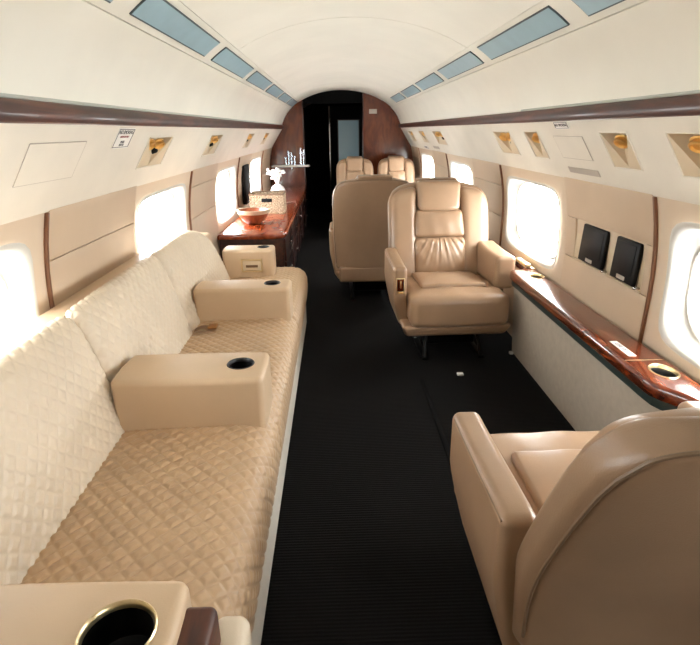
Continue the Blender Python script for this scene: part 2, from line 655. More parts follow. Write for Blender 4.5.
LIGHTS_L = [(2.32, 2.65, 2), (3.49, 3.84, 2), (5.02, 5.36, 2), (6.25, 6.6, 2), (0.2, 0.53, 2)]
LIGHTS_R = [(1.40, 1.60, 1), (1.82, 2.01, 1), (2.64, 2.82, 1), (3.06, 3.38, 2), (5.06, 5.50, 2), (6.05, 6.40, 1), (6.95, 7.30, 1)]
S0, S1 = 0.19, 0.69
def build_upper(sg, name, lights):
    ys = sorted(set([Y0, Y1] + [v for a, b, _ in lights for v in (a, b)]))
    ss = [0.0, S0, S1, 1.0]
    V, Fc = [], []
    idx = {}
    def vid(y, s):
        if (y, s) not in idx:
            idx[(y, s)] = len(V)
            V.append(psu_pt(sg, y, s))
        return idx[(y, s)]
    holes = [(a, b) for a, b, _ in lights]
    for i in range(len(ys) - 1):
        for j in range(3):
            if j == 1 and (ys[i], ys[i + 1]) in holes:
                continue
            Fc.append((vid(ys[i], ss[j]), vid(ys[i + 1], ss[j]), vid(ys[i + 1], ss[j + 1]), vid(ys[i], ss[j + 1])))
    # lower lip that turns back to the wall, and upper return behind the trim
    b = len(V)
    for y in (Y0, Y1):
        h = PB[0]
        V += [(XC + sg * h, y, PB[1]), (XC + sg * (h + 0.006), y, PB[1] - 0.008), (XC + sg * (h + 0.055), y, PB[1] + 0.004)]
        V += [(XC + sg * PA[0], y, PA[1]), (XC + sg * (PA[0] + 0.02), y, PA[1] + 0.06)]
    Fc += [(b, b + 1, b + 6, b + 5), (b + 1, b + 2, b + 7, b + 6), (b + 3, b + 4, b + 9, b + 8)]
    return struct(name, (V, Fc), M['upper'], smooth=False)
upper_left = build_upper(-1, 'wall_upper_left', LIGHTS_L)
upper_right = build_upper(1, 'wall_upper_right', LIGHTS_R)

def sweep_y(sec, y0, y1, sg):
    """closed section [(half,z)...] swept along the cabin"""
    V, Fc = [], []
    n = len(sec)
    for y in (y0, y1):
        V += [(XC + sg * h, y, z) for h, z in sec]
    for k in range(n):
        k2 = (k + 1) % n
        Fc.append((k, k2, n + k2, n + k))
    Fc += [tuple(range(n)), tuple(reversed(range(n, 2 * n)))]
    return V, Fc
trim_sec = [(0.850, 1.324), (0.826, 1.325), (0.821, 1.329), (0.820, 1.350), (0.821, 1.372), (0.825, 1.376), (0.86, 1.376)]
struct('trim_1', sweep_y(trim_sec, Y0, Y1, -1), M['trim_wood'], angle=60)
struct('trim_2', sweep_y(trim_sec, Y0, Y1, 1), M['trim_wood'], angle=60)
cove_sec = [(0.86, 1.3765), (0.832, 1.3765), (0.830, 1.380), (0.833, 1.386), (0.86, 1.390)]
struct('trim_3', sweep_y(cove_sec, Y0, Y1, -1), M['cove'], angle=30)
struct('trim_4', sweep_y(cove_sec, Y0, 2.78, 1), M['cove'], angle=30)
struct('trim_5', sweep_y([(0.86, 1.365), (0.838, 1.369), (0.842, 1.390), (0.86, 1.392)], 2.82, Y1, 1), M['ceiling'], angle=30)

# ceiling section, one half (half width, height)
def ceil_z(h):
    h = abs(h)
    pts = [(0, 1.83), (0.1, 1.8265), (0.2, 1.815), (0.3, 1.796), (0.4, 1.768), (0.5, 1.729), (0.58, 1.688), (0.64, 1.650), (0.70, 1.603), (0.76, 1.540), (0.80, 1.482), (0.83, 1.420), (0.842, 1.385)]
    for (a, za), (b, zb) in zip(pts[:-1], pts[1:]):
        if h <= b:
            return za + (zb - za) * (h - a) / (b - a)
    return pts[-1][1]
def ceil_normal(h):
    e = 0.004
    t = Vector((2 * e, ceil_z(h + e) - ceil_z(h - e)))
    n = Vector((-t.y, t.x)).normalized()
    return n
def ceil_strip(h0, h1, y0, y1, drop, n=10, thick=0.02):
    """slab following the ceiling between half widths h0..h1; drop = how far it hangs below the backing"""
    V, Fc = [], []
    hs = [h0 + (h1 - h0) * k / n for k in range(n + 1)]
    for y in (y0, y1):
        for d in (drop, drop - thick):
            for h in hs:
                nn = ceil_normal(h)
                V.append((XC + h - nn.x * d, y, ceil_z(h) - nn.y * d))
    w = n + 1
    for k in range(n):
        Fc.append((k, k + 1, 2 * w + k + 1, 2 * w + k))
        Fc.append((w + k, 3 * w + k, 3 * w + k + 1, w + k + 1))
    for b in (0, 2 * w):
        for k in range(n):
            Fc.append((b + k, b + w + k, b + w + k + 1, b + k + 1))
    for k in (0, n):
        Fc.append((k, 2 * w + k, 3 * w + k, w + k))
    return V, Fc
HS = [-0.842, -0.83, -0.80, -0.76, -0.70, -0.64, -0.58, -0.5, -0.4, -0.3, -0.2, -0.1, 0, 0.1, 0.2, 0.3, 0.4, 0.5, 0.58, 0.64, 0.70, 0.76, 0.80, 0.83, 0.842]
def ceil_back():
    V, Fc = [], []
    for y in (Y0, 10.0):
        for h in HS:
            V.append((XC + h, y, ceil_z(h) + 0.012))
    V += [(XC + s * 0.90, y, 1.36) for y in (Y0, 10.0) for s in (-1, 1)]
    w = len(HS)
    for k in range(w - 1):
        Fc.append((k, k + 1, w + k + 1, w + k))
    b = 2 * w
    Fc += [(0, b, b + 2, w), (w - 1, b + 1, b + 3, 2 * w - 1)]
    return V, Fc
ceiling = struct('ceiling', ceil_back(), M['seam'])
SEAM_Y = 2.94
for a, b in ((Y0, SEAM_Y - 0.003), (SEAM_Y + 0.003, Y1)):
    mk('ceiling_panel', ceil_strip(-0.58 + 0.001, 0.58 - 0.001, a, b, 0.004, 30, 0.012), M['ceiling'], ceiling)
for sg in (-1, 1):
    a, b = (0.582, 0.70) if sg > 0 else (-0.70, -0.582)
    mk('light_band', ceil_strip(a, b, Y0, Y1, 0.0, 6, 0.01), M['ceiling'], ceiling)
    a, b = (0.702, 0.842) if sg > 0 else (-0.842, -0.702)
    mk('ceiling_side_panel', ceil_strip(a, b, Y0, Y1, 0.004, 14, 0.012), M['ceiling'], ceiling)

# ---- front bulkhead with dark doorway
wall_front = struct_empty('wall_front', (XC, Y1, 0))
def bulk_outline(h0, h1):
    n = 20
    top = []
    for k in range(n + 1):
        h = h1 + (h0 - h1) * k / n
        top.append((XC + h, full_top(h)))
    return [(XC + h0, 0.0), (XC + h1, 0.0)] + top
def full_top(h):
    a = abs(h)
    if a <= 0.842: return ceil_z(a) - 0.004
    if a <= 1.0: return 1.33 - 0.25 * (a - 0.84) / 0.16
    return 1.08 - (a - 1.0) / 0.06 * 0.3
def bulk_panel(h0, h1, y0, y1, z_clip=None):
    V, Fc = [], []
    ol = bulk_outline(h0, h1)
    if z_clip:
        ol = [(x, max(z_clip[0], min(z_clip[1], z))) for x, z in ol]
    n = len(ol)
    for y in (y0, y1):
        V += [(x, y, z) for x, z in ol]
    Fc = [tuple(range(n)), tuple(reversed(range(n, 2 * n)))] + [(k, (k + 1) % n, n + (k + 1) % n, n + k) for k in range(n)]
    return V, Fc
mk('wood_panel', bulk_panel(-1.055, -0.545, Y1, Y1 + 0.06), M['bulkhead_wood'], wall_front, angle=20)
mk('wood_panel', bulk_panel(0.315, 1.055, Y1, Y1 + 0.06), M['bulkhead_wood'], wall_front, angle=20)
mk('seam_molding', box(XC + 0.300, XC + 0.316, Y1 - 0.01, Y1 + 0.05, 0.0, 1.78, 0.004), M['dark_wood'], wall_front)
mk('seam_molding', box(XC - 0.548, XC - 0.530, Y1 - 0.01, Y1 + 0.05, 0.0, 1.69, 0.004), M['dark_wood'], wall_front)
# galley beyond
wall_galley = struct_empty('wall_galley', (XC, 9.0, 0))
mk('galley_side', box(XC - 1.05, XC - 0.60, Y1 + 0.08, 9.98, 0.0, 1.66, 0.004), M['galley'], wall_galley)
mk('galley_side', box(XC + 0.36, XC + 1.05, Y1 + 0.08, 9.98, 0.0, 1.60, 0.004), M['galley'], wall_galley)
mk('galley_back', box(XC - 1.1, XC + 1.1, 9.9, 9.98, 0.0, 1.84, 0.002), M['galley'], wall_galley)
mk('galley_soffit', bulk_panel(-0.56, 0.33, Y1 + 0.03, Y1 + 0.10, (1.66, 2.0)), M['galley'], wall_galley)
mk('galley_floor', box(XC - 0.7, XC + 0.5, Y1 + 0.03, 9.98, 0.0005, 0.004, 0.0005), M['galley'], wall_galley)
# ---- rear wall behind the camera
wall_back = struct('wall_back', box(XC - 1.1, XC + 1.1, Y0 - 0.06, Y0, 0.0, 1.86, 0.002), M['tan'])

# door in the galley: frame, black leaf, frosted panel
door = struct_empty('door_1', (0.2, 9.0, 0))
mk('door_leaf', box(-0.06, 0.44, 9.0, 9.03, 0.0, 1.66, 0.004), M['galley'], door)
mk('door_jamb', box(-0.085, -0.06, 8.98, 9.05, 0.0, 1.67, 0.004), M['chrome'], door)
mk('frosted_pane', box(0.07, 0.40, 8.985, 9.0, 0.60, 1.45, 0.003), M['frost'], door)
mk('pane_frame', join(box(0.055, 0.07, 8.98, 9.0, 0.585, 1.465, 0.003), box(0.40, 0.415, 8.98, 9.0, 0.585, 1.465, 0.003), box(0.055, 0.415, 8.98, 9.0, 1.45, 1.465, 0.003)), M['steel'], door)
sill = mk('door_sill', box(-0.06, 0.30, 8.3, 8.33, 0.004, 0.02, 0.004), M['steel'], door)

# ================================================================== CEILING LIGHT LENSES
ORD = ['nearest', 'second', 'third', 'fourth', 'fifth', 'sixth', 'seventh', 'eighth', 'ninth', 'tenth']
def lens(sg, y0, y1, label):
    a, b = (0.606, 0.676) if sg > 0 else (-0.676, -0.606)
    hc = (a + b) / 2
    loc = (XC + hc, y0, ceil_z(hc) - 0.012)
    t = thing('ceiling_light', label, 'ceiling light', loc, 'blue-grey ceiling light lenses')
    mk('lens_cover', ceil_strip(a, b, y0, y1, 0.006, 4, 0.006), M['lens'], t)
    mk('lens_frame', join(ceil_strip(a - 0.004, a + 0.001, y0 - 0.004, y1 + 0.004, 0.005, 1, 0.005), ceil_strip(b - 0.001, b + 0.004, y0 - 0.004, y1 + 0.004, 0.005, 1, 0.005),
                          ceil_strip(a, b, y0 - 0.004, y0 + 0.001, 0.005, 3, 0.005), ceil_strip(a, b, y1 - 0.001, y1 + 0.004, 0.005, 3, 0.005)), M['lens_edge'], t)
for side, sg, st in (('left', -1, 1.71 - 1.04), ('right', 1, 1.93 - 1.04)):
    for k in range(9):
        a = st + 1.04 * k
        if a + 0.92 > Y1: break
        lens(sg, a, a + 0.89, '%s blue-grey light lens in the %s ceiling strip%s' % (ORD[k], side, ', cut by the top edge' if k == 0 else ', counted from the camera'))

# ================================================================== READING LIGHT RECESSES
def reading_light(sg, y0, y1, kind, label):
    if sg > 0:
        yn, yf = y0, y1
    else:
        yn, yf = y0, y1
    loc = psu_pt(sg, (y0 + y1) / 2, S1)
    t = thing('reading_light', label, 'reading light', loc, 'reading light recesses in the overhead panels')
    d = 0.062
    ym = (y0 + y1) / 2
    V = [psu_pt(sg, y0, S0), psu_pt(sg, y1, S0), psu_pt(sg, y1, S1), psu_pt(sg, y0, S1)]
    V += [psu_pt(sg, y0 + 0.012, S0 + 0.03, d), psu_pt(sg, y1 - 0.012, S0 + 0.03, d), psu_pt(sg, ym, S1 - 0.02, 0.004), psu_pt(sg, ym, S1, 0.0)]
    Fc = [(0, 1, 5, 4), (0, 4, 6, 3), (1, 2, 6, 5), (4, 5, 6), (3, 6, 7), (2, 7, 6)]
    mk('housing', (V, Fc), M['recess'], t, smooth=False)
    fr = []
    for (ya, sa), (yb, sb) in (((y0, S0), (y1, S0)), ((y1, S0), (y1, S1)), ((y1, S1), (y0, S1)), ((y0, S1), (y0, S0))):
        fr.append(tube([psu_pt(sg, ya, sa, -0.001), psu_pt(sg, yb, sb, -0.001)], 0.0028, 6))
    mk('rim', join(*fr), M['upper'], t)
    # gold swivel lamps
    spots = [ym] if kind == 1 else [y0 + 0.10, y1 - 0.10]
    for q, yy in enumerate(spots):
        c = Vector(psu_pt(sg, yy, S0 + 0.17, 0.014))
        ax = Vector((-sg * 0.55, -0.25, -0.8)).normalized()
        rot = Vector((0, 0, 1)).rotation_difference(ax).to_matrix()
        prof = [(0.012, -0.024), (0.019, -0.019), (0.022, -0.007), (0.026, 0.0), (0.026, 0.007), (0.021, 0.010), (0.018, 0.002)]
        lv = lathe(prof, 16)
        lamp = mk('swivel_lamp', xf(lv, lambda x, y, z: c + rot @ Vector((x, y, z))), M['gold'], t)
        rv = tube([(0.026 * math.cos(a), 0.026 * math.sin(a), -0.010) for a in [2 * PI * k / 16 for k in range(16)]], 0.0045, 6, True)
        mk('gimbal_ring', xf(rv, lambda x, y, z: c + rot @ Vector((x, y, z))), M['gold'], lamp)
    if kind == 2:
        c2 = Vector(psu_pt(sg, ym + (0.06 if sg < 0 else -0.05), S0 + 0.30, 0.022))
        ax2 = Vector((-sg * 0.6, -0.3, -0.74)).normalized()
        rot2 = Vector((0, 0, 1)).rotation_difference(ax2).to_matrix()
        mk('air_nozzle', xf(lathe([(0.012, -0.012), (0.020, -0.006), (0.020, 0.004), (0.012, 0.010)], 14), lambda x, y, z: c2 + rot2 @ Vector((x, y, z))), M['black'], t)
LBL_L = ['tan reading light recess above the left window beside the warning placard', 'tan reading light recess above the gap after the second left window',
         'tan reading light recess above the cabinet, third along the left panel', 'tan reading light recess farthest along the left panel near the bulkhead', 'tan reading light recess over the sofa\'s near end, out of the frame']
for (a, b, k), lb in zip(LIGHTS_L, LBL_L):
    if a > 1.0:
        reading_light(-1, a, b, k, lb)
LBL_R = ['tan single reading light recess cut by the right edge of the picture', 'tan single reading light recess above the two small screens',
         'tan single reading light recess between the blank access panel and the double recess', 'tan double reading light recess above the window beside the front armchair',
         'tan double reading light recess above the headrest of the front armchair', 'tan reading light recess second from the wood bulkhead on the right', 'tan reading light recess nearest the wood bulkhead on the right']
for (a, b, k), lb in zip(LIGHTS_R, LBL_R):
    reading_light(1, a, b, k, lb)
# the hole of the left recess behind the frame gets its housing too
reading_light(-1, *LIGHTS_L[4], 'tan reading light recess over the near end of the sofa')

# access doors, grille and placards on the service panels
def psu_slab(sg, y0, y1, s0, s1, out=0.003, back=0.001, cut_corner=0.0):
    V, Fc = [], []
    ol = [(y0, s0), (y1, s0), (y1, s1), (y0, s1)]
    for d in (-out, back):
        V += [psu_pt(sg, y, s, d) for y, s in ol]
    Fc = [(0, 1, 2, 3), (7, 6, 5, 4)] + [(k, (k + 1) % 4, 4 + (k + 1) % 4, 4 + k) for k in range(4)]
    return V, Fc
def access(sg, par, y0, y1, s0, s1):
    p = mk('access_panel', psu_slab(sg, y0, y1, s0, s1, 0.002), M['upper'], par, smooth=False)
    e = []
    L = [(y0, s0), (y1, s0), (y1, s1), (y0, s1)]
    for i in range(4):
        e.append(tube([psu_pt(sg, *L[i], -0.0008), psu_pt(sg, *L[(i + 1) % 4], -0.0008)], 0.0016, 5))
    mk('panel_gap', join(*e), M['slot'], p)
access(-1, upper_left, 1.41, 1.73, 0.21, 0.63)
access(1, upper_right, 2.17, 2.46, 0.26, 0.63)
gr = mk('speaker_grille', psu_slab(1, 2.17, 2.46, 0.79, 0.89, 0.002), M['slot'], upper_right, smooth=False)
mk('grille', psu_slab(1, 5.62, 5.95, 0.80, 0.90, 0.002), M['slot'], upper_right, smooth=False)

def placard(sg, y0, y1, s0, s1, label, lines):
    c = psu_pt(sg, (y0 + y1) / 2, s1, -0.002)
    t = thing('placard', label, 'placard', c)
    mk('plate', psu_slab(sg, y0, y1, s0, s1, 0.0025), M['white_plastic'], t, smooth=False)
    e = []
    L = [(y0 + 0.004, s0 + 0.015), (y1 - 0.004, s0 + 0.015), (y1 - 0.004, s1 - 0.015), (y0 + 0.004, s1 - 0.015)]
    for i in range(4):
        e.append(tube([psu_pt(sg, *L[i], -0.0026), psu_pt(sg, *L[(i + 1) % 4], -0.0026)], 0.0012, 5))
    mk('border', join(*e), M['print'], t)
    right = Vector((0, 1, 0)) if sg < 0 else Vector((0, -1, 0))
    up = Vector(psu_pt(sg, 0, 0)) - Vector(psu_pt(sg, 0, 1))
    for s, size, txt, m in lines:
        text_mesh('lettering', txt, size, M[m], t, (right, up), psu_pt(sg, (y0 + y1) / 2, s, -0.003))
placard(-1, 1.95, 2.10, 0.05, 0.32, 'white warning placard with dark lettering under the left wood trim',
        [(0.105, 0.021, 'NO SMOKING', 'print'), (0.165, 0.010, 'FASTEN SEAT BELT', 'red_print'), (0.235, 0.013, 'WHILE', 'print'), (0.275, 0.013, 'SEATED', 'print')])
placard(1, 2.25, 2.385, 0.02, 0.14, 'small white placard under the right wood trim above the access panel', [(0.08, 0.020, 'NO SMOKING', 'print')])
placard(1, 6.33, 6.62, 0.86, 0.98, 'small white placard low on the right panel near the bulkhead', [(0.92, 0.028, 'NO SMOKING', 'print')])

# ================================================================== SOFA
SOFA_Y0, SOFA_Y1 = 0.34, 3.56
sofa = thing('sofa', 'long cream diamond-quilted three-seat sofa along the left wall', 'sofa', (-0.55, 1.9, 0))
mk('skirt', box(-0.88, -0.226, SOFA_Y0 - 0.02, SOFA_Y1 - 0.03, 0.0, 0.19, 0.01, 2), M['skirt'], sofa)
mk('back_frame', box(-0.935, -0.80, SOFA_Y0 - 0.02, 3.36, 0.19, 0.70, 0.02, 2), M['arm'], sofa)
mk('back_shelf', box(-0.945, -0.83, SOFA_Y0 - 0.02, 3.05, 0.70, 0.765, 0.012, 2, (1, 1, 1)), M['arm'], sofa)

def quilt_h(u, v, L, depth):
    p, q = (u + v) / L, (u - v) / L
    dp = abs(p - round(p)); dq = abs(q - round(q))
    d = min(dp, dq) * L * 0.7071
    g = (min(1.0, d / 0.0090)) ** 0.75
    return depth * g - depth

def path_sampler(pts, step):
    """resample a polyline densely (smoothed) -> list of (pos2d, normal2d, arc)"""
    P = [Vector(p) for p in pts]
    out = []
    # Catmull-Rom
    Q = [P[0] * 2 - P[1]] + P + [P[-1] * 2 - P[-2]]
    dense = []
    for i in range(1, len(Q) - 2):
        for k in range(24):
            t = k / 24
            a, b, c, d = Q[i - 1], Q[i], Q[i + 1], Q[i + 2]
            dense.append(0.5 * ((2 * b) + (c - a) * t + (2 * a - 5 * b + 4 * c - d) * t * t + (3 * b - a - 3 * c + d) * t ** 3))
    dense.append(P[-1])
    arc = [0]
    for a, b in zip(dense[:-1], dense[1:]):
        arc.append(arc[-1] + (b - a).length)
    n = max(2, int(arc[-1] / step))
    j = 0
    for k in range(n + 1):
        s = min(arc[-1], step * k)
        while j < len(arc) - 2 and arc[j + 1] < s:
            j += 1
        t = (s - arc[j]) / max(1e-9, arc[j + 1] - arc[j])
        p = dense[j].lerp(dense[j + 1], t)
        tg = (dense[min(j + 1, len(dense) - 1)] - dense[j]).normalized()
        out.append((p, Vector((-tg.y, tg.x)), s))
    return out

def quilted(path, y0, y1, L, depth, nsign, shape):
    step = L / 12
    S = path_sampler(path, step)
    i0, i1 = round(y0 / step), round(y1 / step)
    nu = i1 - i0
    total = S[-1][2]
    V = []
    for i in range(nu + 1):
        y = (i0 + i) * step
        for p, n, s in S:
            off = quilt_h(y, s, L, depth) 
            extra, fac = shape(y, s, total)
            q = p + n * nsign * (off * fac + extra)
            V.append((q.x, y, q.y))
    w = len(S)
    Fc = [(i * w + j, (i + 1) * w + j, (i + 1) * w + j + 1, i * w + j + 1) for i in range(nu) for j in range(w - 1)]
    # end caps (flat fans)
    for i in (0, nu):
        Fc.append(tuple(i * w + j for j in range(w)))
    return V, Fc

# seat: from the back, over the bullnose, down the front
seat_path = [(-0.76, 0.415), (-0.62, 0.428), (-0.48, 0.434), (-0.36, 0.436), (-0.285, 0.432), (-0.235, 0.412), (-0.208, 0.372), (-0.203, 0.31), (-0.208, 0.24), (-0.218, 0.185)]
def seat_shape(y, s, T):
    e = 0.0
    for g in (1.54, 2.52):
        e -= 0.014 * math.exp(-((y - g) / 0.016) ** 2)
    for g in (SOFA_Y0, SOFA_Y1 - 0.06):
        d = abs(y - g)
        e -= 0.05 * max(0, 1 - d / 0.05) ** 2
    return e, 1.0
mk('seat_cushion', quilted(seat_path, SOFA_Y0, SOFA_Y1 - 0.06, 0.048, 0.0046, 1, seat_shape), M['quilt_seat'], sofa, angle=80)

# three back cushions
back_path = [(-0.668, 0.395), (-0.690, 0.46), (-0.715, 0.56), (-0.743, 0.66), (-0.768, 0.735), (-0.790, 0.778), (-0.815, 0.793), (-0.840, 0.785), (-0.850, 0.74)]
BK = [(SOFA_Y0, 1.505), (1.515, 2.305), (2.315, 3.26)]
for i, (a, b) in enumerate(BK):
    def bshape(y, s, T, a=a, b=b):
        d = min(y - a, b - y)
        e = -0.020 * max(0, 1 - d / 0.035) ** 2
        e += 0.012 * math.sin(PI * (y - a) / (b - a)) * math.sin(PI * min(1, s / T))
        return e, 1.0
    q = quilted(back_path, a, b, 0.048, 0.0042, -1, bshape)
    if i == 2:
        def drop(x, y, z):
            t = max(0.0, (y - 2.72) / (3.26 - 2.72))
            k = 1 - 0.62 * (1 - math.sqrt(max(0, 1 - t ** 2.4)))
            return (-0.668 + (x + 0.668) * (0.5 + 0.5 * k), y, 0.395 + (z - 0.395) * k)
        q = xf(q, drop)
    mk('back_cushion', q, M['quilt'], sofa, angle=80)
    # dark piping along the top of each cushion
    if i < 2:
        mk('piping', tube([(-0.848, a + 0.01 + (b - a - 0.02) * k / 8, 0.767) for k in range(9)], 0.003, 6), M['piping'], sofa)

def cup(par, x, y, z, r, rim_mat, depth=0.07):
    """metal-rimmed cup well"""
    prof = [(r * 0.94, -depth), (r - 0.002, -0.006), (r, 0.001), (r + 0.002, 0.0025), (r + 0.004, 0.0), (r + 0.003, -0.002)]
    c = mk('cup_holder', lathe(prof, 32, (x, y, z), cap1=False), rim_mat, par)
    mk('cup_well', lathe([(r * 0.90, -depth + 0.003), (r * 0.93, -depth + 0.004), (r * 0.935, -0.012), (r * 0.945, -0.010)], 32, (x, y, z), cap1=False), M['black'], c)
    return c

def sofa_arm(y0, y1, x0, x1, z0, z1, cx, r=0.036, rim=None, label=None):
    def f(x, y, z):
        # soft crown and slight bulge on the sides
        u = (x - (x0 + x1) / 2) / ((x1 - x0) / 2)
        v = (y - (y0 + y1) / 2) / ((y1 - y0) / 2)
        w = (z - (z0 + z1) / 2) / ((z1 - z0) / 2)
        return (x + 0.006 * u * (1 - v * v), y + 0.006 * v * (1 - u * u) , z + 0.004 * max(0, w) * (1 - v * v))
    a = mk('armrest', box(x0, x1, y0, y1, z0, z1, 0.018, 4, (8, 4, 3), f), M['arm'], sofa)
    off = ROOT[sofa.name]
    yc = (y0 + y1) / 2
    cut(a, lathe([(r * 1.0, -0.10), (r * 1.0, 0.05)], 32, (cx - off[0], yc - off[1], z1 + 0.003 - off[2])))
    ROOT[a.name] = off
    cup(a, cx, yc, z1 + 0.004, r * 0.99, rim or M['steel'])
    # seam along the edges
    s = [(x0 + 0.03, y0 + 0.007, z1 - 0.022), (x1 - 0.012, y0 + 0.004, z1 - 0.022), (x1 - 0.001, y0 + 0.016, z1 - 0.022), (x1 + 0.002, y1 - 0.03, z1 - 0.022)]
    return a
arm1 = sofa_arm(1.435, 1.650, -0.70, -0.238, 0.405, 0.592, -0.318, 0.041)
arm2 = sofa_arm(2.43, 2.605, -0.70, -0.236, 0.405, 0.585, -0.325, 0.038)
arm3 = sofa_arm(3.235, 3.40, -0.72, -0.405, 0.30, 0.60, -0.47)
arm0 = sofa_arm(0.46, 0.662, -0.80, -0.252, 0.30, 0.618, -0.330, 0.053, M['pale_gold'])
# ashtray frame on the far arm's side, wood end cap on the near arm
AX0, AX1, AZ0, AZ1, AY = -0.605, -0.470, 0.462, 0.545, 3.236
mk('ashtray_frame', join(box(AX0, AX1, AY - 0.012, AY, AZ1 - 0.010, AZ1, 0.002), box(AX0, AX1, AY - 0.012, AY, AZ0, AZ0 + 0.010, 0.002), box(AX0, AX0 + 0.010, AY - 0.012, AY, AZ0, AZ1, 0.002), box(AX1 - 0.010, AX1, AY - 0.012, AY, AZ0, AZ1, 0.002)), M['pale_gold'], arm3)
mk('ashtray_drawer', box(AX0 + 0.011, AX1 - 0.011, AY - 0.010, AY, AZ0 + 0.011, AZ1 - 0.011, 0.002), M['recess'], arm3)
mk('ashtray_slot', box(AX0 + 0.030, AX1 - 0.030, AY - 0.013, AY - 0.004, AZ0 + 0.030, AZ0 + 0.046, 0.002), M['belt'], arm3)
mk('wood_end_cap', box(-0.256, -0.200, 0.38, 0.628, 0.30, 0.598, 0.014, 3), M['trim_wood'], arm0)
mk('front_bolster', box(-0.222, -0.160, 0.44, 0.672, 0.19, 0.53, 0.022, 3), M['quilt'], sofa)

# seat belt lying on the sofa
t = thing('seat_belt', 'small brown seat belt end lying on the sofa by the middle armrest', 'seat belt', (-0.60, 2.30, 0.425))
mk('webbing', xf(box(-0.665, -0.60, 2.27, 2.31, 0.436, 0.442, 0.002, 1, (6, 1, 1)), lambda x, y, z: (x, y + 0.02 * math.sin((x + 0.6) * 30), z + 0.012 * math.sin((x + 0.665) * 45))), M['belt'], t)
mk('buckle', box(-0.608, -0.565, 2.268, 2.318, 0.440, 0.454, 0.005, 2), M['brass'], t)

